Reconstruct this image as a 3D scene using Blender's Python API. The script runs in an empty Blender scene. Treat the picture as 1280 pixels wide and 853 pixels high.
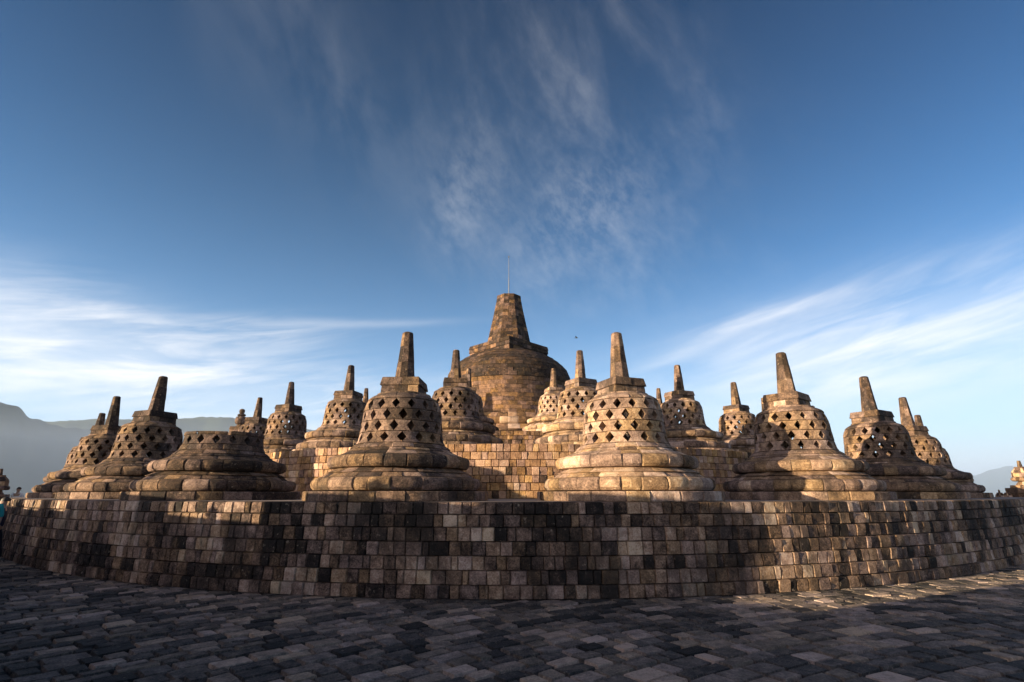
import bpy, math, random
from mathutils import Vector, Matrix, noise

R = math.radians
PI = math.pi
scene = bpy.context.scene
COL = scene.collection

# ------------------------------------------------------------------ helpers
class MB:
    """collects verts / faces with a per-face tone, builds ONE mesh object"""
    def __init__(s):
        s.v = []; s.f = []; s.t = []; s.h = []
    def vert(s, x, y, z):
        s.v.append((x, y, z)); return len(s.v) - 1
    def face(s, idx, tone=.5, hue=.5):
        s.f.append(tuple(idx)); s.t.append(tone); s.h.append(hue)
    def build(s, name, mat, parent=None, smooth=True, loc=None):
        me = bpy.data.meshes.new(name)
        me.from_pydata(s.v, [], s.f)
        a = me.attributes.new('tone', 'FLOAT', 'FACE'); a.data.foreach_set('value', s.t)
        b = me.attributes.new('hue', 'FLOAT', 'FACE'); b.data.foreach_set('value', s.h)
        if smooth:
            me.polygons.foreach_set('use_smooth', [True] * len(me.polygons))
        me.materials.append(mat)
        me.update()
        if smooth: me.set_sharp_from_angle(angle=R(27))
        o = bpy.data.objects.new(name, me)
        COL.objects.link(o)
        if parent: o.parent = parent
        if loc: o.location = loc
        return o

def tag(o, label=None, cat=None, group=None, kind=None):
    if label: o['label'] = label
    if cat: o['category'] = cat
    if group: o['group'] = group
    if kind: o['kind'] = kind
    return o

def empty(name, loc, rz=0):
    o = bpy.data.objects.new(name, None)
    o.location = loc; o.rotation_euler = (0, 0, rz)
    o.empty_display_size = .3
    COL.objects.link(o)
    return o

def nz(x, y, z=0.0):
    return noise.noise(Vector((x, y, z)))

# ------------------------------------------------------------------ materials
def mixrgb(nt, a, b, fac, mode='MIX'):
    n = nt.nodes.new('ShaderNodeMix'); n.data_type = 'RGBA'; n.blend_type = mode
    n.clamp_factor = True
    def put(sock, v):
        if isinstance(v, (tuple, list)): sock.default_value = (*v[:3], 1)
        elif isinstance(v, (int, float)): sock.default_value = v
        else: nt.links.new(v, sock)
    put(n.inputs[0], fac); put(n.inputs[6], a); put(n.inputs[7], b)
    return n.outputs[2]

def M(nt, op, a, b=None, c=None, clamp=False):
    n = nt.nodes.new('ShaderNodeMath'); n.operation = op; n.use_clamp = clamp
    for i, v in enumerate((a, b, c)):
        if v is None: continue
        if isinstance(v, (int, float)): n.inputs[i].default_value = v
        else: nt.links.new(v, n.inputs[i])
    return n.outputs[0]

def ramp(nt, fac, stops, interp='LINEAR'):
    n = nt.nodes.new('ShaderNodeValToRGB')
    cr = n.color_ramp; cr.interpolation = interp
    while len(cr.elements) < len(stops): cr.elements.new(.5)
    for e, (p, c) in zip(cr.elements, stops):
        e.position = p; e.color = (*c, 1) if len(c) == 3 else c
    nt.links.new(fac, n.inputs[0])
    return n.outputs[0]

def nnoise(nt, vec, scale, detail=4, rough=.6, dist=0.0):
    n = nt.nodes.new('ShaderNodeTexNoise')
    n.inputs['Scale'].default_value = scale
    n.inputs['Detail'].default_value = detail
    n.inputs['Roughness'].default_value = rough
    n.inputs['Distortion'].default_value = dist
    if vec is not None: nt.links.new(vec, n.inputs['Vector'])
    return n.outputs[0]

def stone_mat(name, stops, stain=.55, stain_scale=.9, mottle=.45, bump=.5, rough=.9, grain=14, spec=.25, stain_col=(.018, .017, .016), stain_at=.51):
    m = bpy.data.materials.new(name); m.use_nodes = True
    nt = m.node_tree; nt.nodes.clear()
    out = nt.nodes.new('ShaderNodeOutputMaterial')
    bs = nt.nodes.new('ShaderNodeBsdfPrincipled')
    nt.links.new(bs.outputs[0], out.inputs[0])
    geo = nt.nodes.new('ShaderNodeNewGeometry')
    pos = geo.outputs['Position']
    at = nt.nodes.new('ShaderNodeAttribute'); at.attribute_name = 'tone'
    ah = nt.nodes.new('ShaderNodeAttribute'); ah.attribute_name = 'hue'
    tone = at.outputs['Fac']; hue = ah.outputs['Fac']
    n1 = nnoise(nt, pos, grain * .5, 6, .65, .3)
    n2 = nnoise(nt, pos, grain * 3.0, 5, .7)
    mp = nt.nodes.new('ShaderNodeMapping'); mp.inputs['Scale'].default_value = (1, 1, .55)
    nt.links.new(pos, mp.inputs['Vector'])
    n3 = nnoise(nt, mp.outputs[0], stain_scale, 8, .68, .35)
    t = M(nt, 'ADD', tone, M(nt, 'MULTIPLY', M(nt, 'SUBTRACT', n1, .5), mottle), clamp=True)
    t = M(nt, 'ADD', t, M(nt, 'MULTIPLY', M(nt, 'SUBTRACT', n2, .5), mottle * .9), clamp=True)
    base = ramp(nt, t, stops)
    # hue drift per stone: pinkish or greyish
    hs = nt.nodes.new('ShaderNodeHueSaturation')
    nt.links.new(M(nt, 'MULTIPLY_ADD', hue, .028, .478), hs.inputs['Hue'])
    nt.links.new(M(nt, 'MULTIPLY_ADD', hue, .45, .78), hs.inputs['Saturation'])
    nt.links.new(base, hs.inputs['Color'])
    sm = M(nt, 'MULTIPLY', M(nt, 'SUBTRACT', n3, stain_at), 6.5, clamp=True)
    sm = M(nt, 'MULTIPLY', sm, M(nt, 'MULTIPLY_ADD', n1, 1.3, .05, clamp=True))
    sm = M(nt, 'MULTIPLY', sm, stain)
    colr = mixrgb(nt, hs.outputs[0], stain_col, sm)
    # pale lichen flecks
    n4 = nnoise(nt, pos, grain * 1.3, 3, .5)
    lf = M(nt, 'MULTIPLY', M(nt, 'SUBTRACT', n4, .64), 9.0, clamp=True)
    lf = M(nt, 'MULTIPLY', lf, .35)
    colr = mixrgb(nt, colr, stops[-1][1], lf)
    nt.links.new(colr, bs.inputs['Base Color'])
    bs.inputs['Roughness'].default_value = rough
    bs.inputs['Specular IOR Level'].default_value = spec
    b1 = nt.nodes.new('ShaderNodeBump'); b1.inputs['Strength'].default_value = bump
    b1.inputs['Distance'].default_value = .045
    hgt = M(nt, 'ADD', M(nt, 'MULTIPLY', n1, 1.0), M(nt, 'MULTIPLY', n2, .8))
    nt.links.new(hgt, b1.inputs['Height'])
    nt.links.new(b1.outputs[0], bs.inputs['Normal'])
    return m

def plain_mat(name, c1, c2, scale=5, rough=.85, metal=0, bump=.1):
    m = bpy.data.materials.new(name); m.use_nodes = True
    nt = m.node_tree
    bs = nt.nodes['Principled BSDF']
    geo = nt.nodes.new('ShaderNodeTexCoord')
    n = nnoise(nt, geo.outputs['Object'], scale, 5, .6)
    nt.links.new(mixrgb(nt, c1, c2, n), bs.inputs['Base Color'])
    bs.inputs['Roughness'].default_value = rough
    bs.inputs['Metallic'].default_value = metal
    b = nt.nodes.new('ShaderNodeBump'); b.inputs['Strength'].default_value = bump
    nt.links.new(n, b.inputs['Height']); nt.links.new(b.outputs[0], bs.inputs['Normal'])
    return m

MAT = {}
MAT['stupa'] = stone_mat('weathered_stupa_stone',
    [(0, (.022, .017, .014)), (.25, (.075, .052, .038)), (.5, (.215, .148, .100)), (.75, (.40, .285, .190)), (1, (.62, .49, .36))],
    stain=.92, stain_scale=1.6, mottle=1.15, bump=1.0, grain=11, stain_at=.48)
MAT['wall'] = stone_mat('retaining_wall_stone',
    [(0, (.009, .008, .008)), (.25, (.045, .032, .025)), (.5, (.175, .122, .088)), (.75, (.35, .252, .185)), (1, (.56, .46, .36))],
    stain=.97, stain_scale=1.5, mottle=1.25, bump=1.0, grain=12, stain_at=.455)
MAT['upper'] = stone_mat('upper_terrace_stone',
    [(0, (.02, .015, .012)), (.25, (.085, .055, .035)), (.5, (.25, .155, .09)), (.75, (.43, .285, .165)), (1, (.62, .47, .32))],
    stain=.85, stain_scale=.7, mottle=.95, bump=.9, grain=9, stain_at=.49)
MAT['paving'] = stone_mat('andesite_paving',
    [(0, (.010, .010, .010)), (.3, (.045, .043, .043)), (.6, (.185, .155, .130)), (.85, (.38, .305, .25)), (1, (.56, .44, .35))],
    stain=.75, stain_scale=1.1, mottle=1.0, bump=1.0, rough=.8, grain=14, spec=.35)
MAT['floor'] = stone_mat('terrace_floor_stone',
    [(0, (.10, .09, .08)), (.5, (.24, .21, .19)), (1, (.42, .38, .33))], stain=.4, mottle=.6, bump=.3)

# ------------------------------------------------------------------ stone coursing
def course(mb, path, u0, u1, du, prof, rng, jd=.014, joff=.010, tone=.5, spread=.22, e=None,
           inner=2, puff=.0, tone_fn=None, closed=True, rough=.010):
    """one course of separate stones along path(u)->(px,py,nx,ny); prof = [(offset,z)...]
    first and last profile points are the hidden back of the stones"""
    n = max(3, int(round((u1 - u0) / du)))
    cuts = [u0 + (u1 - u0) * (i / n) for i in range(n + 1)]
    step = (u1 - u0) / n
    for i in range(1, n): cuts[i] += rng.uniform(-.27, .27) * step
    if e is None: e = step * .06
    K = len(prof)
    for i in range(n):
        a, b = cuts[i], cuts[i + 1]
        off = rng.uniform(-joff, joff)
        if rng.random() < .06: off -= joff * 1.6
        tn = tone + rng.gauss(0, spread) if tone_fn is None else tone_fn((a + b) / 2, prof[K // 2][1], rng)
        tn = min(.98, max(.02, tn)); hu = rng.random()
        us = [a, a + e] + [a + (b - a) * (k + 1) / (inner + 1) for k in range(inner)] + [b - e, b]
        rows = []
        for ci, u in enumerate(us):
            px, py, nx, ny = path(u)
            edge = ci in (0, len(us) - 1)
            w = (u - a) / (b - a)
            pf = puff * (4 * w * (1 - w)) ** .6
            row = []
            for k, (o, z) in enumerate(prof):
                if 0 < k < K - 1:
                    o2 = o + off + pf - (jd if edge else 0)
                    if not edge: o2 += rough * nz(u * 9 + i, z * 7, o * 3) * 2
                else:
                    o2 = o
                row.append(mb.vert(px + nx * o2, py + ny * o2, z))
            rows.append(row)
        for c in range(len(us) - 1):
            for k in range(K - 1):
                mb.face((rows[c][k], rows[c + 1][k], rows[c + 1][k + 1], rows[c][k + 1]), tn, hu)

def circle(u):
    return (0, 0, math.sin(u), -math.cos(u))

def block_prof(off, z0, z1, jd=.014, back=.3, b=.018, m=2):
    pr = [(off - back, z0), (off - jd, z0 + .002), (off, z0 + b)]
    for k in range(1, m): pr.append((off + .003, z0 + (z1 - z0) * k / m))
    pr += [(off, z1 - b), (off - jd, z1 - .002), (off - back, z1)]
    return pr

def torus_prof(off, z0, z1, bulge, back=.3, n=7):
    pr = [(off - bulge - back, z0)]
    for k in range(n):
        a = -PI / 2 + PI * k / (n - 1)
        pr.append((off - bulge + bulge * max(0, math.cos(a)) ** .7, (z0 + z1) / 2 + (z1 - z0) / 2 * math.sin(a)))
    pr.append((off - bulge - back, z1))
    return pr

def slope_prof(r0, z0, r1, z1, back=.3, n=4, power=1.0, lip=.012):
    pr = [(r0 - back, z0), (r0 - lip, z0 + .002)]
    for k in range(n + 1):
        w = k / n
        pr.append((r0 + (r1 - r0) * w ** power, z0 + .012 + (z1 - z0 - .02) * w))
    pr.append((r1 - lip, z1 - .002)); pr.append((r1 - back, z1))
    return pr

# ------------------------------------------------------------------ perforated stupa
NH = 16
def bell_r(z):
    pts = [(1.15, .985), (1.21, .94), (1.35, .91), (1.6, .885), (1.85, .865), (1.98, .84), (2.08, .80), (2.15, .745), (2.21, .66), (2.27, .54)]
    if z <= pts[0][0]: return pts[0][1]
    for (a, ra), (b, rb) in zip(pts, pts[1:]):
        if z <= b: return ra + (rb - ra) * (z - a) / (b - a)
    return pts[-1][1]

def lattice(mb, rng, rows, z0, dz, base_tone, th=.21, phase=0.0):
    w = 2 * PI / NH
    for j in range(rows):
        za, zb = z0 + j * dz, z0 + (j + 1) * dz
        zm = (za + zb) / 2
        off_th = phase + (w / 2 if j % 2 else 0)
        hole = []
        for i in range(NH):
            hole.append((.265 + rng.uniform(-.02, .02), .48 + rng.uniform(-.03, .02), rng.uniform(-.02, .02)))
        for i in range(NH):
            # stone between hole i and hole i+1
            tn = min(.95, max(.04, base_tone + rng.gauss(0, .085))); hu = rng.random()
            so = rng.uniform(-.007, .007)
            c0 = off_th + i * w; c1 = c0 + w; cm = (c0 + c1) / 2
            hw0, hh0, hx0 = hole[i]; hw1, hh1, hx1 = hole[(i + 1) % NH]
            g = .006
            # outline ring, counter-clockwise seen from outside, from hole i bottom tip
            L = [(c0, za + g), (c0, zm - hh0 * dz), (c0 + hw0 * w * .5, zm - hh0 * dz * .5), (c0 + hw0 * w, zm), (c0 + hw0 * w * .5, zm + hh0 * dz * .5), (c0, zm + hh0 * dz), (c0, zb - g)]
            Rr = [(c1, za + g), (c1, zm - hh1 * dz), (c1 - hw1 * w * .5, zm - hh1 * dz * .5), (c1 - hw1 * w, zm), (c1 - hw1 * w * .5, zm + hh1 * dz * .5), (c1, zm + hh1 * dz), (c1, zb - g)]
            Cc = [(cm, za + g), (cm, zm - hh0 * dz * .9), (cm, zm - hh0 * dz * .45), (cm, zm), (cm, zm + hh0 * dz * .45), (cm, zm + hh0 * dz * .9), (cm, zb - g)]
            ids = {}
            for side, lst in (('L', L), ('C', Cc), ('R', Rr)):
                for k, (u, z) in enumerate(lst):
                    for lay, d in (('o', 0), ('i', th)):
                        r = bell_r(z) + (so if lay == 'o' else 0) - d
                        if lay == 'o' and k in (0, 6): r -= .004
                        if lay == 'o' and side == 'C' and 0 < k < 6: r += .004
                        ids[side, k, lay] = mb.vert(r * math.sin(u), -r * math.cos(u), z)
            def q(*a, flip=False):
                f = [ids[x] for x in a]
                mb.face(f[::-1] if flip else f, tn, hu)
            for k in range(6):
                for (s0, s1) in (('L', 'C'), ('C', 'R')):
                    q((s0, k, 'o'), (s1, k, 'o'), (s1, k + 1, 'o'), (s0, k + 1, 'o'))
                    q((s0, k, 'i'), (s0, k + 1, 'i'), (s1, k + 1, 'i'), (s1, k, 'i'))
            for k in range(1, 5):   # the walls of the openings
                q(('L', k, 'o'), ('L', k + 1, 'o'), ('L', k + 1, 'i'), ('L', k, 'i'))
                q(('R', k, 'o'), ('R', k, 'i'), ('R', k + 1, 'i'), ('R', k + 1, 'o'))
            for (s0, s1) in (('L', 'C'), ('C', 'R')):
                q((s0, 6, 'o'), (s1, 6, 'o'), (s1, 6, 'i'), (s0, 6, 'i'))
                q((s0, 0, 'o'), (s0, 0, 'i'), (s1, 0, 'i'), (s1, 0, 'o'))

def box_stones(mb, rng, hw0, hw1, z0, z1, per_side, tone, rot=0, jd=.01, bev=.015, sides=4):
    """prism of `sides` flat faces (half-width hw0 at base, hw1 at top), each face split in stones"""
    hz = z1 - z0
    for s in range(sides):
        a = rot + s * 2 * PI / sides
        nx, ny = math.sin(a), -math.cos(a); tx, ty = math.cos(a), math.sin(a)
        tanh = math.tan(PI / sides)
        cuts = [-1] + sorted(-1 + 2 * (k + rng.uniform(-.2, .2)) / per_side for k in range(1, per_side)) + [1]
        for c0, c1 in zip(cuts, cuts[1:]):
            tn = min(.95, max(.03, tone + rng.gauss(0, .13))); hu = rng.random(); so = rng.uniform(-.006, .006)
            g = []
            for (lev, dd) in ((0, jd), (bev, 0), (hz / 2, 0), (hz - bev, 0), (hz, jd)):
                hw = hw0 + (hw1 - hw0) * lev / hz
                half = hw * tanh
                row = []
                be = bev / max(half, .01)
                for (w, d2) in ((c0, jd), (c0 + be, 0), ((c0 + c1) / 2, 0), (c1 - be, 0), (c1, jd)):
                    d = hw + so - max(dd, d2)
                    t = w * half
                    if abs(w) > .999: t = w * (half - jd * tanh * .9)
                    row.append(mb.vert(nx * d + tx * t, ny * d + ty * t, z0 + lev))
                g.append(row)
            for i in range(4):
                for j in range(4):
                    mb.face((g[i][j], g[i][j + 1], g[i + 1][j + 1], g[i + 1][j]), tn, hu)
    # closing caps
    for z, hw, fl in ((z1 - .001, hw1 - jd * .8, False), (z0 + .001, hw0 - jd * .8, True)):
        R0 = hw / math.cos(PI / sides)
        ids = [mb.vert(R0 * math.sin(rot + (k + .5) * 2 * PI / sides), -R0 * math.cos(rot + (k + .5) * 2 * PI / sides), z) for k in range(sides)]
        mb.face(ids[::-1] if fl else ids, tone, .5)

def cyl_core(mb, prof, n=32, tone=.2):
    rings = [[mb.vert(r * math.sin(2 * PI * k / n), -r * math.cos(2 * PI * k / n), z) for k in range(n)] for r, z in prof]
    for a, b in zip(rings, rings[1:]):
        for k in range(n):
            mb.face((a[k], a[(k + 1) % n], b[(k + 1) % n], b[k]), tone, .5)
    mb.face(rings[-1], tone, .5)

def base_mesh(seed, tone, lumpy=0.0):
    rng = random.Random(seed)
    mb = MB()
    T2 = 2 * PI; j = .012
    ph = rng.uniform(0, 1)
    P = lambda u: circle(u + ph)
    course(mb, circle, 0, T2, .27, block_prof(1.94, 0, .19, back=.45), rng, jd=.02, tone=tone + .02, spread=.16, e=.012)
    course(mb, P, 0, T2, .26, torus_prof(1.79, .195, .455, .15), rng, jd=.018, joff=.014, tone=tone, spread=.15, e=.014, puff=.010 + lumpy)
    course(mb, circle, 0, T2, .26, slope_prof(1.60, .455, 1.50, .545, back=.4), rng, jd=.015, tone=tone + .04, spread=.15, e=.015)
    course(mb, P, 0, T2, .28, slope_prof(1.53, .545, 1.36, .64, back=.4, power=.8), rng, jd=.014, tone=tone + .04, spread=.15, e=.015)
    course(mb, circle, 0, T2, .30, torus_prof(1.52, .64, .90, .15), rng, jd=.018, joff=.014, tone=tone - .02, spread=.15, e=.015, puff=.008 + lumpy)
    course(mb, P, 0, T2, .36, slope_prof(1.34, .90, 1.17, .99, back=.3, power=.85), rng, jd=.014, tone=tone + .03, spread=.15, e=.02)
    course(mb, circle, 0, T2, .38, slope_prof(1.15, .99, 1.09, 1.05, back=.3), rng, jd=.013, tone=tone, spread=.15, e=.02)
    course(mb, P, 0, T2, .40, slope_prof(1.085, 1.05, .985, 1.152, back=.25, power=1.3), rng, jd=.012, tone=tone, spread=.12, e=.02)
    cyl_core(mb, [(1.5, 0), (1.5, .42), (1.22, .45), (1.22, .85), (1.0, .9), (.82, .96), (.78, 1.1)], tone=tone * .6)
    return mb

def make_stupa(name, seed, loc, yaw, label, group, tone=.52, kind='full', rows=4, lumpy=0.0, harm_hw=.43, spire_h=1.15, tilt=(0, 0)):
    rng = random.Random(seed * 7 + 3)
    tilt = (R(rng.uniform(-1.3, 1.3)), R(rng.uniform(-1.3, 1.3)))
    t = empty(name, loc, 0)
    tag(t, label, 'stupa', group)
    base_mesh(seed, tone, lumpy).build('stepped_base', MAT['stupa'], t)
    mb = MB()
    ph = rng.uniform(0, .3)
    if kind == 'ruin':
        course(mb, circle, 0, 2 * PI, .4, slope_prof(.985, 1.152, .93, 1.29, back=.25, n=3), rng, jd=.010, tone=tone, spread=.1, e=.02)
        lattice(mb, rng, 1, 1.292, .23, tone, phase=ph)
        for a0, a1, hh in ((-2.9, -.75, 1.612), (-.75, .55, 1.598), (.62, 1.9, 1.615), (1.9, 3.0, 1.585)):
            course(mb, circle, a0, a1, .45, [(.70, 1.523), (.885, 1.524), (.90, 1.54), (.895, hh - .015), (.875, hh), (.70, hh + .001)], rng, jd=.012, tone=tone, spread=.12, e=.02, inner=3)
        # inner face of the rim
        mb.build('broken_bell', MAT['stupa'], t)
        return t
    lattice(mb, rng, rows, 1.155, .238, tone, phase=ph)
    course(mb, circle, 0, 2 * PI, .42, slope_prof(.79, 2.107, .60, 2.255, back=.25, power=1.7, n=6), rng, jd=.010, tone=tone - .02, spread=.12, e=.02, inner=3)
    cyl_core(mb, [(.62, 2.12), (.56, 2.24)], tone=tone * .7)
    mb.build('perforated_bell', MAT['stupa'], t)
    mb = MB()
    course(mb, circle, 0, 2 * PI, .8, block_prof(.60, 2.24, 2.29, back=.2, b=.01), rng, jd=.008, tone=tone, spread=.1, e=.02, inner=4)
    box_stones(mb, rng, harm_hw, harm_hw - .01, 2.285, 2.45, 3, tone - .13)
    box_stones(mb, rng, harm_hw + .022, harm_hw - .015, 2.452, 2.64, 2, tone - .18)
    h = mb.build('square_cap', MAT['stupa'], t)
    h.rotation_euler = (tilt[0] * .3, tilt[1] * .3, yaw)
    if kind == 'bulb':
        mb = MB()
        course(mb, circle, 0, 2 * PI, .7, slope_prof(.28, 2.64, .16, 2.80, back=.12), rng, tone=tone, e=.03)
        course(mb, circle, 0, 2 * PI, .7, torus_prof(.34, 2.80, 3.32, .18, back=.12), rng, tone=tone - .1, e=.03)
        course(mb, circle, 0, 2 * PI, .7, torus_prof(.24, 3.32, 3.48, .10, back=.1), rng, tone=tone - .1, e=.03)
        course(mb, circle, 0, 2 * PI, .9, torus_prof(.16, 3.48, 3.80, .10, back=.05), rng, tone=tone - .1, e=.03)
        cyl_core(mb, [(.12, 2.64), (.1, 3.3), (.08, 3.76)], 12)
        mb.build('bulb_finial', MAT['stupa'], t)
        return t
    mb = MB()
    z = 2.63; top = 2.64 + spire_h; nseg = 3
    zs = [z, z + spire_h * .36, z + spire_h * .7, top - .02]
    rr = lambda q: .215 + (.118 - .215) * (q - z) / spire_h
    for a, b in zip(zs, zs[1:]):
        box_stones(mb, rng, rr(a), rr(b), a, b, 1, tone - .19, sides=8, jd=.005, bev=.008)
    box_stones(mb, rng, rr(zs[-1]), rr(zs[-1]) - .035, zs[-1], top + .01, 1, tone - .18, sides=8, jd=.004, bev=.004)
    s = mb.build('spire', MAT['stupa'], t)
    s.rotation_euler = (tilt[0], tilt[1], yaw + .1)
    s.location = (2.5 * -math.sin(tilt[1]), 2.5 * math.sin(tilt[0]), 0)
    return t

T1, T2Z, T3 = 1.55, 3.15, 4.75
g1 = 'perforated stupas of the lowest ring'
g2 = 'perforated stupas of the middle ring'
g3 = 'perforated stupas of the top ring'
S1 = [
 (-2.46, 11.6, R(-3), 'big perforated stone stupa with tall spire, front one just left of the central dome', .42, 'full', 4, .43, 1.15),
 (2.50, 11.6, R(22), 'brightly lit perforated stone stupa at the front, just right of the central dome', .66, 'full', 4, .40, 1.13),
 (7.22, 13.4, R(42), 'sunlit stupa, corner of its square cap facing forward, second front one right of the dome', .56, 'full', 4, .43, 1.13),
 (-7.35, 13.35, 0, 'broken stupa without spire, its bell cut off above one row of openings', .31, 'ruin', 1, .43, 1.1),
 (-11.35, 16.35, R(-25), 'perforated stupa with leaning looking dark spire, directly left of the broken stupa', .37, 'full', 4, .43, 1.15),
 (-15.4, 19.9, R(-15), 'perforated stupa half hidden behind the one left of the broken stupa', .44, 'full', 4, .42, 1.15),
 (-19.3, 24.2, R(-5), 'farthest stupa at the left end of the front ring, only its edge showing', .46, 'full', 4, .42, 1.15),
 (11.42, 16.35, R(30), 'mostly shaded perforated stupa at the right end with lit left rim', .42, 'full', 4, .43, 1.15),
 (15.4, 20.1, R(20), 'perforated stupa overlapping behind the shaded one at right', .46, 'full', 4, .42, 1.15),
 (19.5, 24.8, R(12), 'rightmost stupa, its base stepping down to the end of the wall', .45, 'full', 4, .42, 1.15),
]
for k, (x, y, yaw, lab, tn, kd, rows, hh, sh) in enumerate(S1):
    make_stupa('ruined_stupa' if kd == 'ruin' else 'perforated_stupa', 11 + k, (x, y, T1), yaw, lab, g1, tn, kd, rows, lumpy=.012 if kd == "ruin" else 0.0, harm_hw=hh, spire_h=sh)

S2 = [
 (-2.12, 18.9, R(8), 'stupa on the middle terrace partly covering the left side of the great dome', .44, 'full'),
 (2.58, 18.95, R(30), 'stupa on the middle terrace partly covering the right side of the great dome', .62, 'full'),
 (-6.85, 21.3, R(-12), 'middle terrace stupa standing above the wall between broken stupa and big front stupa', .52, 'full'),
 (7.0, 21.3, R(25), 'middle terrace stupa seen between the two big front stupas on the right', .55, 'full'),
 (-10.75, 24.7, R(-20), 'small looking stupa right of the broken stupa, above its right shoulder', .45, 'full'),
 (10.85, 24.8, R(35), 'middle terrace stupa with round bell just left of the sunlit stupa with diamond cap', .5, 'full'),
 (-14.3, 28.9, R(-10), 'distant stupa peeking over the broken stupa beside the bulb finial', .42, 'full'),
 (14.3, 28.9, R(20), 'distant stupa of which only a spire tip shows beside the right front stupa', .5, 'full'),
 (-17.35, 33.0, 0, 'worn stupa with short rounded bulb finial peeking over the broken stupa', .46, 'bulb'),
]
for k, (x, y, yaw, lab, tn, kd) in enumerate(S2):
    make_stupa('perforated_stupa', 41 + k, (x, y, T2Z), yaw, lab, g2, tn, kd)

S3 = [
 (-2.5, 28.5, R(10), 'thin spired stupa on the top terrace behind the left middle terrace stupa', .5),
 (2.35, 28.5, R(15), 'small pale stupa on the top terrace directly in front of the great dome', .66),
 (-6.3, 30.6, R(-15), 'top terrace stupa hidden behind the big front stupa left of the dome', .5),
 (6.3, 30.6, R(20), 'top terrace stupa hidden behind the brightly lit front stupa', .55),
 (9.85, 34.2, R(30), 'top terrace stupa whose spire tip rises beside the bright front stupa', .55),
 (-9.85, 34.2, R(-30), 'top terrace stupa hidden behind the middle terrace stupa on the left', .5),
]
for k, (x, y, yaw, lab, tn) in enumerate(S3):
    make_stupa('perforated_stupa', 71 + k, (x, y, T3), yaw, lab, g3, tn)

# ------------------------------------------------------------------ great central stupa
CX, CY = -.25, 37.0
def great_stupa():
    rng = random.Random(5)
    t = empty('great_stupa', (CX, CY, T3))
    tag(t, 'huge closed central stupa with solid dome, octagonal spire and thin metal rod on top', 'stupa')
    m = MAT['upper']; T = 2 * PI
    mb = MB(); tn = .42
    course(mb, circle, 0, T, .11, block_prof(6.3, 0, .3, back=.8), rng, tone=tn, e=.004)
    course(mb, circle, 0, T, .11, torus_prof(6.1, .3, .75, .25, back=.6), rng, tone=tn, e=.005)
    course(mb, circle, 0, T, .11, slope_prof(5.7, .75, 5.4, 1.1, back=.6), rng, tone=tn, e=.004)
    course(mb, circle, 0, T, .12, torus_prof(5.5, 1.1, 1.55, .22, back=.6), rng, tone=tn, e=.005)
    course(mb, circle, 0, T, .12, slope_prof(5.15, 1.55, 4.8, 1.9, back=.6), rng, tone=tn, e=.004)
    cyl_core(mb, [(5.6, 0), (5.6, .6), (5.0, 1.0), (4.6, 1.8), (4.2, 1.9)])
    mb.build('lotus_base', m, t)
    mb = MB()
    def dome_r(z):
        pts = [(1.9, 4.45), (2.6, 4.35), (3.4, 4.35), (4.1, 4.45), (4.5, 4.52), (4.95, 4.5), (5.4, 4.32), (5.8, 4.0), (6.2, 3.5), (6.5, 3.0), (6.72, 2.5)]
        for (a, ra), (b, rb) in zip(pts, pts[1:]):
            if z <= b: return ra + (rb - ra) * (z - a) / (b - a)
        return pts[-1][1]
    z = 1.9; k = 0
    while z < 6.7:
        h = min(.27, 6.72 - z)
        r0, r1 = dome_r(z), dome_r(z + h)
        band = 4.1 < z < 4.45
        if band: r0 += .07; r1 += .07
        course(mb, circle, k * .07, k * .07 + T, .125 if z < 5.6 else .17, slope_prof(r0, z, r1, z + h, back=.6, n=2, lip=.016), rng,
               jd=.016, joff=.012, tone=(.15 if z > 4.1 else .40), spread=.065, e=.004, inner=1)
        z += h; k += 1
    cyl_core(mb, [(4.1, 1.9), (4.1, 5.3), (3.2, 6.0), (2.2, 6.5), (2.2, 6.68)])
    mb.build('dome', m, t)
    mb = MB()
    box_stones(mb, rng, 2.02, 2.02, 6.3, 6.62, 9, .16, jd=.02)
    box_stones(mb, rng, 2.05, 2.05, 6.62, 6.93, 8, .16, jd=.02)
    box_stones(mb, rng, 2.10, 2.08, 6.93, 7.22, 9, .16, jd=.02)
    box_stones(mb, rng, 2.12, 2.05, 7.22, 7.50, 8, .16, jd=.02)
    o = mb.build('square_cap', m, t); o.rotation_euler = (0, 0, PI / 4 + .02)
    mb = MB()
    z = 7.49; top = 11.45; n = 15
    rf = lambda q: .88 + (1.62 - .88) * (1 - (q - 7.49) / (top - 7.49)) ** 1.15
    for i in range(n):
        a = z + (top - z) * i / n; b = z + (top - z) * (i + 1) / n
        box_stones(mb, rng, rf(a), rf(b) + .012, a, b, 3 if i < 9 else 2, .20, sides=8, jd=.014, bev=.014)
    o = mb.build('octagonal_spire', m, t); o.rotation_euler = (0, 0, .04)
    mb = MB()
    cyl_core(mb, [(.035, top - .05), (.03, top + 1.6), (.022, top + 1.61), (.016, top + 3.35)], 8)
    cyl_core(mb, [(.0, top + 3.35), (.05, top + 3.40), (.05, top + 3.46), (.005, top + 3.55)], 8)
    mb.build('lightning_rod', plain_mat('dull_metal', (.12, .13, .14), (.2, .2, .2), 3, .5, .8), t)
great_stupa()

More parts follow.
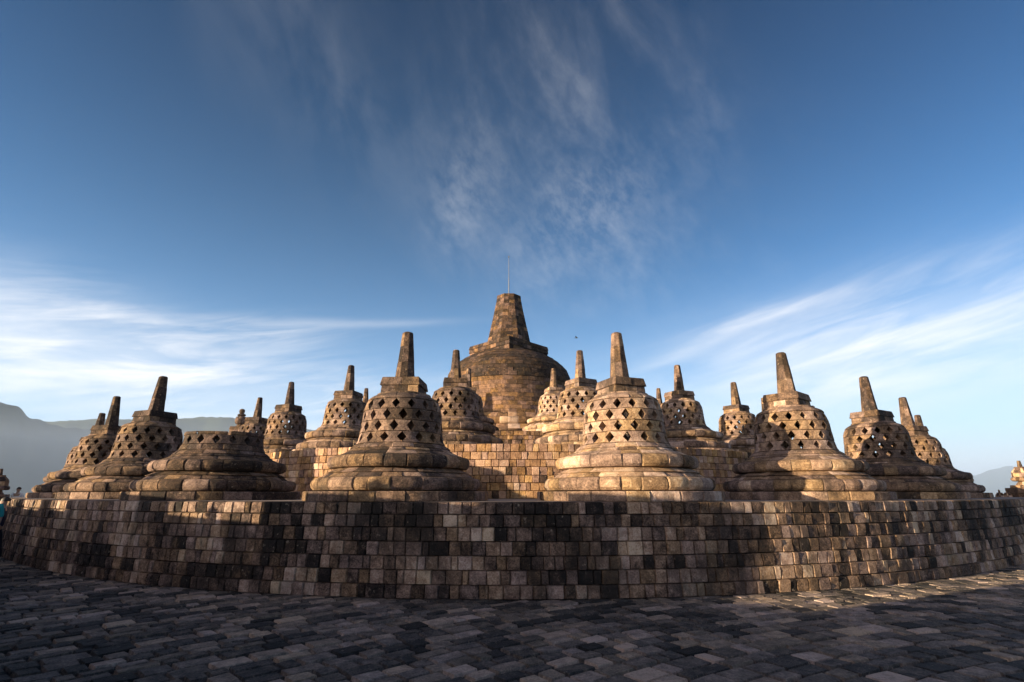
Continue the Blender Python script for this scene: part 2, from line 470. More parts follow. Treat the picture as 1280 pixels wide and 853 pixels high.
# ------------------------------------------------------------------ terraces
def rpath(r0, amp, cy=37.0, bump=0.0):
    def fn(u):
        u = (u + PI) % (2 * PI) - PI
        s2 = math.sin(2 * u) ** 2 if abs(u) < PI / 2 else 0.0
        k = (.55 if u > 0 else .2) * bump
        r = r0 + amp * math.cos(4 * u) + k * s2
        dr = -4 * amp * math.sin(4 * u) + (k * 2 * math.sin(4 * u) if s2 else 0)
        x, y = r * math.sin(u), cy - r * math.cos(u)
        tx, ty = dr * math.sin(u) + r * math.cos(u), -dr * math.cos(u) + r * math.sin(u)
        l = math.hypot(tx, ty)
        return x, y, ty / l, -tx / l
    return fn

def wall_tone(seed, lo=0.0, gain=1.0, mean=.5):
    def fn(u, z, rng):
        c = nz(u * 22 + seed, z * 1.3, seed) * 1.0
        c += nz(u * 60 + seed, z * 3.1, seed + 5) * .8
        v = mean + gain * (c * .40 + rng.gauss(0, .085))
        if rng.random() < .06: v += .2
        if rng.random() < .035: v = rng.uniform(.04, .16)
        return v
    return fn

def terrace_wall(name, label, path, z0, z1, n, rmean, mat, seed, mean, gain, width=.208, flush=None):
    rng = random.Random(seed)
    mb = MB()
    hs = [1 + rng.uniform(-.08, .08) for _ in range(n)]
    tot = sum(hs); z = z0
    fn = wall_tone(seed, mean=mean, gain=gain)
    for i in range(n):
        h = (z1 - z0) * hs[i] / tot
        batter = -.012 * i
        w = width * rng.uniform(.9, 1.12)
        # front part in fine stones, the far side in longer ones
        course(mb, path, -1.75, 1.75, w / rmean, block_prof(batter, z, z + h, jd=.045, back=.5, b=.014, m=3), rng,
               jd=.040, joff=.007, e=.013 / rmean * 1.3, tone_fn=fn, inner=2, rough=.012)
        course(mb, path, 1.75, 2 * PI - 1.75, w * 2.2 / rmean, block_prof(batter, z, z + h, jd=.022, back=.5, b=.016, m=2), rng,
               jd=.022, joff=.014, e=.015 / rmean * 1.3, tone_fn=fn, inner=1)
        z += h
    o = mb.build(name, mat)
    tag(o, label, 'wall')
    return o

def floor_sheet(name, path, z, inner_r, off=-.25):
    mb = MB(); n = 180
    a = []; b = []
    for k in range(n):
        u = 2 * PI * k / n
        x, y, nx, ny = path(u)
        a.append(mb.vert(x + nx * off, y + ny * off, z)); b.append(mb.vert(inner_r * math.sin(u), 37 - inner_r * math.cos(u), z))
    for k in range(n):
        mb.face((a[k], a[(k + 1) % n], b[(k + 1) % n], b[k]), .5, .5)
    o = mb.build(name, MAT['floor'])
    o['kind'] = 'structure'
    return o

P1 = rpath(26.45, 1.15, bump=1.0); P2 = rpath(20.25, 1.1); P3 = rpath(10.9, .15)
terrace_wall('retaining_wall', 'long curved foreground wall of patchy brown and black stone blocks', P1, 0, T1, 7, 26.6, MAT['wall'], 3, .50, 1.45)
terrace_wall('retaining_wall', 'sunlit middle terrace wall of tan blocks behind the front stupas', P2, T1 + .005, T2Z, 7, 20.3, MAT['upper'], 9, .60, .8)
terrace_wall('retaining_wall', 'low dark wall of the top terrace beneath the great dome', P3, T2Z + .005, T3, 7, 10.9, MAT['upper'], 15, .42, .7)
floor_sheet('lower_terrace_floor', P1, T1 + .004, 18.0)
floor_sheet('middle_terrace_floor', P2, T2Z + .004, 9.5)
floor_sheet('top_terrace_floor', P3, T3 + .004, 3.0)

# ------------------------------------------------------------------ paving
def paving():
    rng = random.Random(21)
    mb = MB()
    cx, cy = 9.0, -5.0
    r = 1.0
    def inside(x, y):
        d = math.hypot(x, 37 - y); u = math.atan2(x, 37 - y)
        return d < 26.45 + 1.15 * math.cos(4 * u) - .5
    while r < 46:
        dr = rng.uniform(.18, .31)
        u = -PI
        step0 = .31 / r
        while u < PI:
            w = step0 * rng.uniform(.6, 1.45)
            um = u + w / 2
            x, y = cx + (r + dr / 2) * math.sin(um), cy + (r + dr / 2) * math.cos(um)
            keep = -24 < x < 27 and -3.0 < y < 27 and abs(x) + abs(y - 37) < 40.6 and not inside(x, y)
            if keep and math.hypot(x, y) > 18 and not (y > 8): keep = False
            if keep:
                tn = .54 + .22 * nz(x * .35, y * .35, 3) + .25 * nz(x * 1.1, y * 1.1, 7) + rng.gauss(0, .2)
                if rng.random() < .05: tn += .28
                if rng.random() < .06: tn -= .3
                tn = min(.98, max(.02, tn)); hu = rng.random()
                zt = rng.uniform(-.008, .008); sx, sy = rng.uniform(-.012, .012), rng.uniform(-.012, .012)
                g = .017; bv = .025
                ja, jb = rng.uniform(-.015, .015) / r * 2, rng.uniform(-.015, .015) / r * 2
                rows = []
                for (ro, dz) in ((g, -.04), (bv, 0), (dr / 2, .0), (dr - bv, 0), (dr - g, -.04)):
                    row = []
                    for (uo, dz2) in ((g / r, -.04), (bv / r, 0), (w / 2, 0), (w - bv / r, 0), (w - g / r, -.04)):
                        skew = ja * (1 - ro / dr) + jb * (ro / dr)
                        a = u + uo + (skew if 0 else 0)
                        z = zt + min(dz, dz2) + sx * (uo / w - .5) * 2 * .5 + sy * (ro / dr - .5)
                        if dz == 0 and dz2 == 0: z += .004 * nz(uo * r * 9 + r, ro * 9, u * 5)
                        row.append(mb.vert(cx + (r + ro) * math.sin(a), cy + (r + ro) * math.cos(a), z))
                    rows.append(row)
                for i in range(4):
                    for j in range(4):
                        mb.face((rows[i][j], rows[i + 1][j], rows[i + 1][j + 1], rows[i][j + 1]), tn, hu)
            u += w
        r += dr
    o = mb.build('pavement', MAT['paving'])
    # all normals upward
    o['kind'] = 'structure'
    return o
paving()

def sheet(name, pts, z, mat):
    mb = MB(); ids = [mb.vert(x, y, z) for x, y in pts]; mb.face(ids, .35, .5)
    o = mb.build(name, mat, smooth=False); o['kind'] = 'structure'; return o
D = 41.3
def diamond(d): return [(0, 37 - d), (d, 37), (0, 37 + d), (-d, 37)]
sheet('plateau_ground', diamond(D), -.042, MAT['paving'])

def platform():
    rng = random.Random(8)
    mb = MB()
    def ring(d, z): return [mb.vert(x, y, z) for x, y in diamond(d)]
    levels = [(D, -.03), (D, -4), (D + 5, -4), (D + 5, -8.5), (D + 10, -8.5), (D + 10, -13), (D + 16, -13), (D + 16, -17), (D + 28, -25.5)]
    rs = [ring(*l) for l in levels]
    for a, b in zip(rs, rs[1:]):
        for k in range(4):
            mb.face((b[k], b[(k + 1) % 4], a[(k + 1) % 4], a[k]), .45, .5)
    o = mb.build('temple_platform', MAT['upper'], smooth=False)
    o['kind'] = 'structure'
platform()

# ------------------------------------------------------------------ balustrade
def finial_mb(s=1.0, seed=1, tone=.5):
    rng = random.Random(seed); mb = MB(); T = 2 * PI
    P = lambda lst: [(a * s, b * s) for a, b in lst]
    box_stones(mb, rng, .46 * s, .44 * s, 0, .14 * s, 2, tone)
    course(mb, circle, 0, T, .7, P(slope_prof(.36, .14, .24, .34, back=.2)), rng, tone=tone, e=.03)
    course(mb, circle, 0, T, .6, P(torus_prof(.52, .34, .56, .14, back=.2)), rng, tone=tone - .1, e=.03)
    course(mb, circle, 0, T, .6, P(slope_prof(.44, .56, .42, .78, back=.2)), rng, tone=tone + .05, e=.03)
    course(mb, circle, 0, T, .6, P(slope_prof(.42, .78, .26, 1.02, back=.2, power=1.6)), rng, tone=tone + .05, e=.03)
    cyl_core(mb, P([(.3, .1), (.2, .3), (.3, .4), (.3, .7), (.2, .98), (.12, 1.0)]), 20, tone=tone)
    box_stones(mb, rng, .20 * s, .19 * s, 1.0 * s, 1.10 * s, 1, tone, jd=.008)
    box_stones(mb, rng, .10 * s, .065 * s, 1.10 * s, 1.42 * s, 1, tone - .19, sides=8, jd=.004, bev=.006)
    return mb
FM = finial_mb(1.0, 4, .55)

def straight(p0, p1):
    dx, dy = p1[0] - p0[0], p1[1] - p0[1]; L = math.hypot(dx, dy)
    dx /= L; dy /= L
    def fn(u): return (p0[0] + dx * u, p0[1] + dy * u, dy, -dx)
    return fn, L

def parapet(mb, p0, p1, h, seed, th=.8):
    rng = random.Random(seed)
    n = max(2, int(round(h / .26)))
    for flip in (0, 1):
        a, b = (p0, p1) if not flip else (p1, p0)
        fn, L = straight(a, b)
        z = 0
        for i in range(n):
            hh = h / n
            off = th / 2 + (.05 if i >= n - 1 else 0)
            f2 = fn
            course(mb, f2, 0, L, min(.42, L / 3.01), block_prof(off, z, z + hh, back=th / 2 if i < n - 1 else th / 2 + .05, jd=.02), rng, e=.015, tone=.45, spread=.16)
            z += hh
    # end faces
    for (p, q) in ((p0, p1), (p1, p0)):
        fn, L = straight(p, q)
        x, y, nx, ny = fn(0.004)
        ids = [mb.vert(x + nx * th / 2 * .97, y + ny * th / 2 * .97, 0), mb.vert(x - nx * th / 2 * .97, y - ny * th / 2 * .97, 0),
               mb.vert(x - nx * th / 2 * .97, y - ny * th / 2 * .97, h), mb.vert(x + nx * th / 2 * .97, y + ny * th / 2 * .97, h)]
        mb.face(ids, .4, .5)

def balustrade(label, pieces, finials, name='stone_balustrade'):
    mb = MB()
    for k, (p0, p1, h) in enumerate(pieces): parapet(mb, p0, p1, h, 100 + k)
    t = mb.build(name, MAT['upper'])
    tag(t, label, 'balustrade', 'carved balustrades round the outer edge of the plateau')
    first = None
    for (x, y, z, s, rz) in finials:
        if first is None:
            first = FM.build('finial', MAT['stupa'], t); o = first
        else:
            o = first.copy(); COL.objects.link(o); o.parent = t
        o.location = (x, y, z); o.scale = (s, s, s); o.rotation_euler = (0, 0, rz)
    return t

def L(x): return (x, -x - 4.0)        # the line of the balustrade on the sun side
secs = [(-30, -15.95, 1.72), (-15.95, -15.6, 2.2), (-15.6, -14.75, 1.78), (-14.75, -12.45, 2.26), (-12.45, -11.0, 1.93), (-11.0, -9.3, 2.55), (-9.3, -8.2, 2.98), (-8.2, -7.0, 1.42), (-7.0, 1.4, 3.05)]  # unseen balustrade, its stepped heights and notch shaped to shade wall and paving
fins = [(*L(x), z, s, PI / 4) for x, z, s in ((-28.9, 1.72, 1), (-26.0, 1.72, 1), (-23.1, 1.72, 1), (-20.2, 1.72, 1), (-17.6, 1.72, 1), (-13.6, 2.26, .5), (-11.7, 1.93, .22), (-10.2, 2.55, .3))]
balustrade('unseen stone balustrade with rounded finials on the left, heights shaped to shade the wall', [(L(a), L(b), h) for a, b, h in secs], fins)
balustrade('stone balustrade topped by an orange lit finial at the right edge', [((24.2, 25.95), (32.5, 24.2), 1.98)],
           [(24.8, 25.82, 1.98, .9, .3), (27.9, 25.17, 1.98, 1.0, .5), (31.0, 24.5, 1.98, 1.0, .5), (24.0, 26.0, 1.3, .42, .2), (23.72, 26.1, 1.3, .42, .2)])
balustrade('dark stone balustrade end with small finial behind the people at the left edge', [((-33, 24.6), (-25.0, 26.3), 1.55)],
           [(-25.3, 26.24, 1.55, .95, .3), (-28.6, 25.5, 1.55, .95, .3)])

# ------------------------------------------------------------------ plain and mountains
def terrain_mat(name, c1, c2, s):
    m = bpy.data.materials.new(name); m.use_nodes = True; nt = m.node_tree
    bs = nt.nodes['Principled BSDF']; geo = nt.nodes.new('ShaderNodeNewGeometry')
    n = nnoise(nt, geo.outputs['Position'], s, 6, .6)
    nt.links.new(mixrgb(nt, c1, c2, n), bs.inputs['Base Color'])
    bs.inputs['Roughness'].default_value = 1; bs.inputs['Specular IOR Level'].default_value = .05
    return m
tm = terrain_mat('forest_cover', (.03, .05, .02), (.08, .10, .05), .02)
sheet('plain_ground', [(-5000, -5000), (5000, -5000), (5000, 5000), (-5000, 5000)], -25, terrain_mat('farmland', (.04, .07, .03), (.12, .13, .07), .01))

def az(px): return math.atan2(px - 640, 643 * 1.0 * .99)
def ridge(name, pts, dist, depth, seed, rough):
    """pts: (azimuth rad from +y towards +x, elevation tan)"""
    mb = MB(); NU, NV = 260, 22
    a0, a1 = pts[0][0], pts[-1][0]
    def prof(a):
        for (p, e), (q, f) in zip(pts, pts[1:]):
            if a <= q: w = (a - p) / (q - p); w = w * w * (3 - 2 * w); return e + (f - e) * w
        return pts[-1][1]
    rows = []
    for j in range(NV + 1):
        w = j / NV
        row = []
        for i in range(NU + 1):
            a = a0 + (a1 - a0) * i / NU
            d = dist + depth * (w - .5) * 2
            shape = (math.cos((w - .5) * PI)) ** 1.2
            x, y = d * math.sin(a), d * math.cos(a)
            h = prof(a) * dist * shape
            f = noise.fractal(Vector((x / 380 + seed, y / 380, seed)), 1.0, 2.0, 6)
            h *= 1 + .0 * f
            h += rough * f * shape ** .5 * dist * .01 + rough * dist * .0040 * nz(x / 16, y / 16, seed) * shape
            ends = min(1, i / 12, (NU - i) / 12)
            row.append(mb.vert(x, y, -26 + (h + 26) * ends if w not in (0, 1) else -30))
        rows.append(row)
    for j in range(NV):
        for i in range(NU):
            mb.face((rows[j][i], rows[j][i + 1], rows[j + 1][i + 1], rows[j + 1][i]), .5, .5)
    o = mb.build(name, tm); o['kind'] = 'structure'
    return o
ridge('near_hills', [(R(-75), .09), (R(-55), .128), (R(-46), .124), (R(-44.3), .119), (R(-42.8), .104), (R(-41), .094), (R(-38), .092), (R(-36), .098), (R(-34), .088), (R(-30), .06), (R(-26), .03)], 1600, 400, 1.3, .6)
ridge('far_hills', [(R(-60), .10), (R(-44), .10), (R(-38), .112), (R(-33), .118), (R(-29), .122), (R(-24), .117), (R(-18), .112), (R(-8), .10), (R(4), .07), (R(14), .03)], 2700, 550, 4.3, .6)
ridge('distant_mountain', [(R(36), .012), (R(39.5), .018), (R(41), .026), (R(42.3), .034), (R(43.2), .0375), (R(44), .0345), (R(46), .030), (R(50), .034), (R(56), .02)], 3900, 600, 9.3, .2)

# haze
def haze():
    me = bpy.data.meshes.new('haze'); x = 5050; z0, z1 = -32, 350
    v = [(sx * x, sy * x, z) for z in (z0, z1) for sx, sy in ((-1, -1), (1, -1), (1, 1), (-1, 1))]
    me.from_pydata(v, [], [(0, 3, 2, 1), (4, 5, 6, 7), (0, 1, 5, 4), (1, 2, 6, 5), (2, 3, 7, 6), (3, 0, 4, 7)])
    m = bpy.data.materials.new('haze_air'); m.use_nodes = True; nt = m.node_tree; nt.nodes.clear()
    out = nt.nodes.new('ShaderNodeOutputMaterial'); pv = nt.nodes.new('ShaderNodeVolumePrincipled')
    pv.inputs['Color'].default_value = (.60, .78, 1.0, 1); pv.inputs['Density'].default_value = HAZE
    pv.inputs['Anisotropy'].default_value = .0
    nt.links.new(pv.outputs[0], out.inputs['Volume'])
    me.materials.append(m)
    o = bpy.data.objects.new('haze', me); COL.objects.link(o)
    tag(o, 'thin pale morning haze over the plain and hills', 'haze', kind='stuff')
HAZE = .00006
haze()
def mist(name, x0, x1, z1, dens, col, label):
    me = bpy.data.meshes.new(name)
    v = [(sx, sy, z) for z in (-31, z1) for sx, sy in ((x0, 450), (x1, 450), (x1, 4900), (x0, 4900))]
    me.from_pydata(v, [], [(0, 3, 2, 1), (4, 5, 6, 7), (0, 1, 5, 4), (1, 2, 6, 5), (2, 3, 7, 6), (3, 0, 4, 7)])
    m = bpy.data.materials.new(name); m.use_nodes = True; nt = m.node_tree; nt.nodes.clear()
    out = nt.nodes.new('ShaderNodeOutputMaterial'); pv = nt.nodes.new('ShaderNodeVolumePrincipled')
    pv.inputs['Color'].default_value = (*col, 1); pv.inputs['Density'].default_value = dens
    nt.links.new(pv.outputs[0], out.inputs['Volume'])
    me.materials.append(m)
    o = bpy.data.objects.new(name, me); COL.objects.link(o)
    tag(o, label, 'mist', kind='stuff')
mist('valley_mist', -4900, 180, 110, .00062, (.54, .70, 1.0), 'pale morning mist lying before the hills on the left')
mist('valley_mist', 200, 4900, 140, .00040, (.50, .68, 1.0), 'thin mist over the plain below the distant mountain on the right')

# ------------------------------------------------------------------ people and a bird
def skin_obj(name, verts, edges, radii, mat, parent=None, root=0, sub=2, label=None):
    me = bpy.data.meshes.new(name); me.from_pydata(verts, edges, [])
    o = bpy.data.objects.new(name, me); COL.objects.link(o)
    sk = o.modifiers.new('s', 'SKIN'); sk.use_smooth_shade = True
    for i, r in enumerate(radii):
        sv = me.skin_vertices[0].data[i]
        sv.radius = (r, r) if not isinstance(r, tuple) else r
        sv.use_root = (i == root)
    ss = o.modifiers.new('u', 'SUBSURF'); ss.levels = sub; ss.render_levels = sub
    me.materials.append(mat)
    dg = bpy.context.evaluated_depsgraph_get(); dg.update()
    m2 = bpy.data.meshes.new_from_object(o.evaluated_get(dg)); m2.name = name
    o.modifiers.clear(); o.data = m2; bpy.data.meshes.remove(me)
    for p in m2.polygons: p.use_smooth = True
    if parent: o.parent = parent
    if label: o['label'] = label
    return o

def ellipsoid(mb, c, rx, ry, rz, n=14, m=10, top=PI / 2, bot=-PI / 2):
    rows = []
    for j in range(m + 1):
        a = bot + (top - bot) * j / m
        rows.append([mb.vert(c[0] + rx * math.cos(a) * math.cos(2 * PI * k / n), c[1] + ry * math.cos(a) * math.sin(2 * PI * k / n), c[2] + rz * math.sin(a)) for k in range(n)])
    for a, b in zip(rows, rows[1:]):
        for k in range(n): mb.face((a[k], a[(k + 1) % n], b[(k + 1) % n], b[k]))

def person(loc, yaw, h, shirt_c, pants_c, skin_c, label, stride=.14, arm=(0.0, 0.12), hair_long=False, jacket=None):
    s = h / 1.7
    t = empty('person', loc, yaw)
    tag(t, label, 'person')
    V = lambda x, y, z: (x * s, y * s, z * s)
    sk = plain_mat('skin', skin_c, tuple(c * .8 for c in skin_c), 20, .6)
    # joints: 0 pelvis 1 waist 2 chest 3 neck 4 head base 5 head mid 6 crown
    v = [V(0, 0, .92), V(0, 0, 1.08), V(0, -.01, 1.30), V(0, 0, 1.45), V(0, -.01, 1.53), V(0, -.015, 1.60), V(0, 0, 1.665)]
    r = [(.135, .10), (.12, .09), (.15, .10), (.052, .052), (.07, .08), (.078, .095), (.05, .06)]
    e = [(0, 1), (1, 2), (2, 3), (3, 4), (4, 5), (5, 6)]
    def add(p, rad, frm):
        v.append(V(*p)); r.append(rad); e.append((frm, len(v) - 1)); return len(v) - 1
    for sd in (-1, 1):
        f = stride * sd
        hp = add((sd * .09, 0, .86), .085, 0); kn = add((sd * .10, -f * .7 - .02, .48), .055, hp)
        an = add((sd * .10, -f + .02, .09), .036, kn); add((sd * .105, -f - .07, .035), .036, an)
        sh = add((sd * .17, 0, 1.38), .055, 2)
        el = add((sd * .22, .03 - arm[0], 1.10), .038, sh); wr = add((sd * .22, -arm[1], .87), .025, el)
        pm = add((sd * .215, -arm[1] - .02, .80), (.018, .032), wr)
        for q, ln in ((-.024, .055), (-.008, .065), (.008, .07), (.024, .06)):
            f1 = add((sd * .215, -arm[1] - .02 + q, .765), .009, pm)
            add((sd * .205, -arm[1] - .02 + q, .765 - ln * .6), .008, f1)
        add((sd * .20, -arm[1] - .065, .80), .010, pm)
    v = [tuple(x) for x in v]; r = [tuple(q * s for q in x) if isinstance(x, tuple) else x * s for x in r]
    body = skin_obj('body', v, e, r, sk, t)
    hm = plain_mat('hair', (.012, .01, .009), (.03, .022, .018), 30, .6)
    mb = MB()
    ellipsoid(mb, V(0, .018, 1.625), .092 * s, .104 * s, .095 * s, bot=-.25)
    if hair_long: ellipsoid(mb, V(0, .06, 1.52), .085 * s, .06 * s, .16 * s)
    mb.build('hair', hm, t)
    mb = MB(); ellipsoid(mb, V(0, -.105, 1.575), .012 * s, .018 * s, .02 * s, 8, 6); mb.build('nose', sk, t)
    for sd in (-1, 1):
        mb = MB(); ellipsoid(mb, V(sd * .082, 0, 1.58), .01 * s, .018 * s, .03 * s, 8, 6); mb.build('ear', sk, t)
        mb = MB(); ellipsoid(mb, V(sd * .032, -.092, 1.60), .012 * s, .008 * s, .006 * s, 8, 6); mb.build('eye', hm, t)
    mb = MB(); ellipsoid(mb, V(0, -.092, 1.535), .022 * s, .008 * s, .005 * s, 8, 6); mb.build('mouth', plain_mat('lips', (.3, .1, .08), (.3, .1, .08)), t)
    sm = plain_mat('shirt', shirt_c, tuple(c * .8 for c in shirt_c), 12, .85)
    pm_ = plain_mat('trousers', pants_c, tuple(c * .7 for c in pants_c), 12, .9)
    sv = [V(0, 0, .90), V(0, 0, 1.08), V(0, -.01, 1.30), V(0, 0, 1.42)]
    sr = [(.165, .135), (.15, .12), (.175, .13), (.075, .07)]
    se = [(0, 1), (1, 2), (2, 3)]
    for sd in (-1, 1):
        sv.append(V(sd * .175, 0, 1.37)); sr.append(.075); se.append((2, len(sv) - 1))
        sv.append(V(sd * .225, .03 - arm[0], 1.10)); sr.append(.055); se.append((len(sv) - 2, len(sv) - 1))
        if jacket:
            sv.append(V(sd * .225, -arm[1] * .9, .92)); sr.append(.045); se.append((len(sv) - 2, len(sv) - 1))
    skin_obj('shirt' if not jacket else 'jacket', sv, se, [tuple(q * s for q in x) if isinstance(x, tuple) else x * s for x in sr], sm, t)
    tv = [V(0, 0, .95), V(0, 0, .88)]; tr = [(.15, .12), (.15, .125)]; te = [(0, 1)]
    for sd in (-1, 1):
        f = stride * sd
        tv.append(V(sd * .09, 0, .82)); tr.append(.105); te.append((1, len(tv) - 1))
        tv.append(V(sd * .10, -f * .7 - .02, .48)); tr.append(.078); te.append((len(tv) - 2, len(tv) - 1))
        tv.append(V(sd * .10, -f + .02, .12)); tr.append(.062); te.append((len(tv) - 2, len(tv) - 1))
    skin_obj('trousers', tv, te, [tuple(q * s for q in x) if isinstance(x, tuple) else x * s for x in tr], pm_, t)
    shm = plain_mat('shoe_leather', (.02, .02, .02), (.04, .04, .04), 10, .6)
    for sd in (-1, 1):
        mb = MB(); ellipsoid(mb, V(sd * .103, -stride * sd - .045, .045), .05 * s, .13 * s, .045 * s)
        mb.build('shoe', shm, t)
    return t

person((-12.78, 13.25, 0), R(35), 1.74, (.02, .34, .36), (.012, .013, .02), (.35, .22, .16), 'person with long black hair in teal top at the left edge, cut by the frame', hair_long=True)
person((-13.2, 14.02, 0), R(-60), 1.60, (.015, .022, .06), (.012, .014, .03), (.42, .27, .2), 'person in navy jacket beside the end of the foreground wall', jacket=True)

MB_step = MB()
box_stones(MB_step, random.Random(2), .9, .88, 0, .34, 3, .5)
o = MB_step.build('stone_step', MAT['upper']); o.location = (-24.6, 26.7, 0)
tag(o, 'low stone step beyond the left end of the foreground wall, below the person in white', 'step')
person((-24.6, 26.7, .34), R(20), 1.68, (.75, .75, .74), (.03, .03, .04), (.3, .2, .14), 'distant person in white shirt seen above the left end of the wall')

def bird():
    mb = MB()
    ellipsoid(mb, (0, 0, 0), .05, .13, .045, 10, 8)
    for sd in (-1, 1):
        a = [mb.vert(sd * .03, -.06, .01), mb.vert(sd * .22, -.03, .09), mb.vert(sd * .40, .06, .05), mb.vert(sd * .22, .06, .085), mb.vert(sd * .03, .06, .01)]
        b = [mb.vert(*(Vector(mb.v[i]) - Vector((0, 0, .012)))) for i in a]
        mb.face(a); mb.face(b[::-1])
        for k in range(5): mb.face((a[k], b[k], b[(k + 1) % 5], a[(k + 1) % 5]))
    t = [mb.vert(-.03, .10, .005), mb.vert(.03, .10, .005), mb.vert(.05, .22, 0), mb.vert(-.05, .22, 0)]
    u = [mb.vert(*(Vector(mb.v[i]) - Vector((0, 0, .01)))) for i in t]
    mb.face(t); mb.face(u[::-1])
    for k in range(4): mb.face((t[k], u[k], u[(k + 1) % 4], t[(k + 1) % 4]))
    o = mb.build('bird', plain_mat('feathers', (.02, .02, .02), (.05, .05, .05), 20))
    o.location = (5.9, 45, 15.4); o.rotation_euler = (0, 0, R(70))
    tag(o, 'tiny dark bird flying above the spire right of the great dome', 'bird')
bird()

# ------------------------------------------------------------------ sky, sun
SUN_EL = R(6.5)
SUN_AZ_DIR = Vector((-math.cos(R(25)), -math.sin(R(25)), 0))   # horizontal direction towards the sun
to_sun = Vector((SUN_AZ_DIR.x * math.cos(SUN_EL), SUN_AZ_DIR.y * math.cos(SUN_EL), math.sin(SUN_EL)))
sl = bpy.data.lights.new('sun', 'SUN'); sl.energy = 5.0; sl.angle = R(.5); sl.color = (1, .76, .48)
so = bpy.data.objects.new('sun', sl); COL.objects.link(so)
so.rotation_euler = to_sun.to_track_quat('Z', 'Y').to_euler()
so.location = (-30, -20, 20)

w = bpy.data.worlds.new('World'); scene.world = w; w.use_nodes = True
nt = w.node_tree; nt.nodes.clear()
out = nt.nodes.new('ShaderNodeOutputWorld'); bg = nt.nodes.new('ShaderNodeBackground')
sky = nt.nodes.new('ShaderNodeTexSky'); sky.sky_type = 'NISHITA'; sky.sun_disc = False
sky.sun_elevation = SUN_EL
sky.sun_rotation = math.atan2(to_sun.x, to_sun.y) % (2 * PI)
sky.altitude = 300; sky.air_density = 1.0; sky.dust_density = .6; sky.ozone_density = 2.4
tc = nt.nodes.new('ShaderNodeTexCoord')
sep = nt.nodes.new('ShaderNodeSeparateXYZ'); nt.links.new(tc.outputs['Generated'], sep.inputs[0])
X, Y, Z = sep.outputs
AZ = M(nt, 'MULTIPLY', M(nt, 'ARCTAN2', X, Y), 180 / PI)
EL = M(nt, 'MULTIPLY', M(nt, 'ARCSINE', Z), 180 / PI)
def comb(a, b, c=0.0):
    n = nt.nodes.new('ShaderNodeCombineXYZ')
    for i, v in enumerate((a, b, c)):
        if isinstance(v, (int, float)): n.inputs[i].default_value = v
        else: nt.links.new(v, n.inputs[i])
    return n.outputs[0]
def blob(a0, e0, sa, se, rot=0.0):
    """soft patch of sky around azimuth a0, elevation e0 (degrees)"""
    da = M(nt, 'SUBTRACT', AZ, a0); de = M(nt, 'SUBTRACT', EL, e0)
    c, s = math.cos(R(rot)), math.sin(R(rot))
    u = M(nt, 'ADD', M(nt, 'MULTIPLY', da, c / sa), M(nt, 'MULTIPLY', de, s / sa))
    v = M(nt, 'ADD', M(nt, 'MULTIPLY', da, -s / se), M(nt, 'MULTIPLY', de, c / se))
    d2 = M(nt, 'ADD', M(nt, 'MULTIPLY', u, u), M(nt, 'MULTIPLY', v, v))
    return M(nt, 'POWER', 2.718, M(nt, 'MULTIPLY', d2, -1.0))
def streaks(angle, sx, sy, scale, detail=6, dist=1.0, seed=0.0, lo=.45, hi=.75):
    c, s = math.cos(R(angle)), math.sin(R(angle))
    u = M(nt, 'ADD', M(nt, 'MULTIPLY', AZ, c), M(nt, 'MULTIPLY', EL, s))
    v = M(nt, 'ADD', M(nt, 'MULTIPLY', AZ, -s), M(nt, 'MULTIPLY', EL, c))
    n = nnoise(nt, comb(M(nt, 'MULTIPLY', u, 1 / sx), M(nt, 'MULTIPLY', v, 1 / sy), seed), scale, detail, .6, dist)
    return M(nt, 'MULTIPLY', M(nt, 'SUBTRACT', n, lo), 1 / (hi - lo), clamp=True)
def add(*a):
    r = a[0]
    for q in a[1:]: r = M(nt, 'ADD', r, q)
    return r
mul = lambda a, b: M(nt, 'MULTIPLY', a, b)
SKY_G, SKY_S, SKY_V = 1.75, 1.75, .39
PALE = (2.5, 5.8, 10.4); WHITE = (7.4, 7.3, 7.3)
soft1 = streaks(8, 24, 6, 1.0, 7, .5, 3.1, .36, .70)
fine = streaks(10, 15, 2.2, 1.0, 9, .5, 8.2, .42, .74)
fine2 = streaks(13, 13, 2.0, 1.0, 9, .6, 18.2, .40, .74)
mott = streaks(-50, 2.6, 1.9, 1.0, 14, .15, 5.5, .38, .85)
mott2 = streaks(-50, 16, 8, 1.0, 6, .3, 2.5, .42, .72)
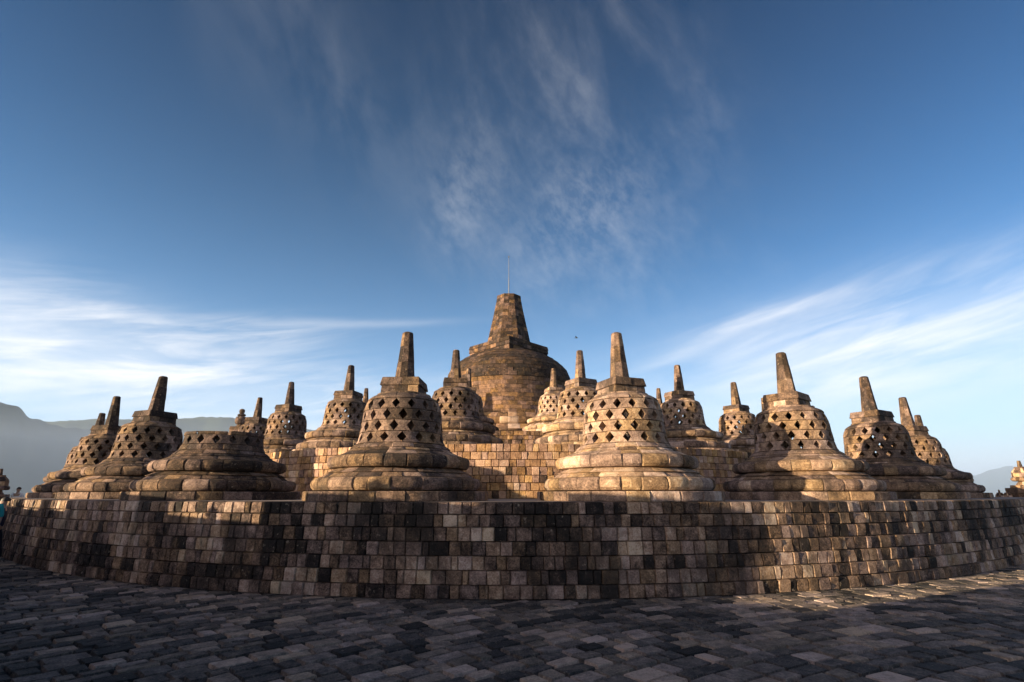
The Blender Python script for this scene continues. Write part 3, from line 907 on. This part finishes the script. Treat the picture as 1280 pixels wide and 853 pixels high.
clouds = add(
    mul(mul(blob(-43, 11.5, 13, 4.8, -8), M(nt, 'MULTIPLY_ADD', soft1, .8, .15)), .85),
    mul(mul(blob(-40, 14.0, 9, 3.0, -14), fine), .5),
    mul(mul(blob(-27, 9.5, 26, 4.2, -3), M(nt, 'MULTIPLY_ADD', fine, .8, .15)), .85),
    mul(mul(blob(-19.0, 17.6, 10.5, .42, 5.0), M(nt, 'MULTIPLY_ADD', fine, .5, .5)), .30),
    mul(mul(blob(-29.0, 15.4, 9.0, 1.6, 8.0), fine2), .5),
    mul(mul(blob(29, 17.6, 10.0, .7, 9.0), M(nt, 'MULTIPLY_ADD', fine2, .7, .3)), .42),
    mul(mul(blob(21, 15.2, 7.0, .8, 17.0), M(nt, 'MULTIPLY_ADD', fine, .6, .4)), .34),
    mul(mul(blob(37, 13.5, 16, 4.5, 6), fine2), .48),
    mul(mul(blob(37, 11, 19, 5.5, 3), M(nt, 'MULTIPLY_ADD', soft1, .6, .4)), .72),
    mul(mul(mul(blob(9, 34, 20, 15, -40), mott), M(nt, 'MULTIPLY_ADD', mott2, .9, .1)), .14),
    mul(mul(blob(-7, 31, 3.4, 5, -10), mott), .16),
    mul(mul(blob(9, 29, 10, 5.5, 20), mott), .13),
    mul(mul(blob(-22, 40, 26, 7, -30), mott2), .06),
    mul(mul(blob(14, 47, 22, 10, 60), mott2), .06),
)
clouds = M(nt, 'MINIMUM', M(nt, 'MULTIPLY', clouds, 1.1), .93)
low = M(nt, 'POWER', 2.718, M(nt, 'MULTIPLY', M(nt, 'MAXIMUM', EL, 0.0), -1 / 15.0))    # thicker air near the horizon
gm = nt.nodes.new('ShaderNodeGamma'); gm.inputs[1].default_value = SKY_G
skyc = nt.nodes.new('ShaderNodeHueSaturation'); skyc.inputs['Saturation'].default_value = SKY_S; skyc.inputs['Hue'].default_value = .502; skyc.inputs['Value'].default_value = SKY_V
nt.links.new(sky.outputs[0], gm.inputs[0]); nt.links.new(gm.outputs[0], skyc.inputs['Color'])
c1 = mixrgb(nt, skyc.outputs[0], PALE, M(nt, 'MULTIPLY', low, .8))
low2 = M(nt, 'POWER', 2.718, M(nt, 'MULTIPLY', M(nt, 'MAXIMUM', EL, 0.0), -1 / 6.0))
c1 = mixrgb(nt, c1, (6.5, 6.7, 6.8), M(nt, 'MULTIPLY', low2, .95))
c2 = mixrgb(nt, c1, WHITE, clouds)
# extra warm glow added to the sky behind the camera, lights shaded wall and paving
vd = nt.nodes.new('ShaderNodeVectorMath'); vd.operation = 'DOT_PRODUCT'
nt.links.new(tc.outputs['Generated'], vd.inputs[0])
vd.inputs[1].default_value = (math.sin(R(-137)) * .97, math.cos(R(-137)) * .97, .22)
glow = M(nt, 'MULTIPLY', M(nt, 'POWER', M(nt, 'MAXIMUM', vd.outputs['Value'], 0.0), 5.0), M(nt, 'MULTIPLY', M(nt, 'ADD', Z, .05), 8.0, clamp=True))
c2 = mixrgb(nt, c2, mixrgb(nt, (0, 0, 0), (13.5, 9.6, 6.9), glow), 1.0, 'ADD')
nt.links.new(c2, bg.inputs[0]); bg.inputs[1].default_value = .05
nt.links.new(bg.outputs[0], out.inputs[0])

# ------------------------------------------------------------------ camera
cam = bpy.data.cameras.new('camera'); co = bpy.data.objects.new('camera', cam); COL.objects.link(co)
co.location = (0, 0, 1.68); co.rotation_euler = (R(90 + 16.6), 0, 0)
cam.sensor_width = 36; cam.lens = 36 * 643 / 1280
cam.clip_start = .05; cam.clip_end = 60000
scene.camera = co
scene.view_settings.view_transform = 'Standard'; scene.view_settings.look = 'None'
scene.view_settings.exposure = 1.7; scene.view_settings.gamma = 1
scene.render.engine = 'CYCLES'
scene.cycles.use_denoising = True
scene.cycles.max_bounces = 5; scene.cycles.diffuse_bounces = 3
scene.cycles.volume_bounces = 2
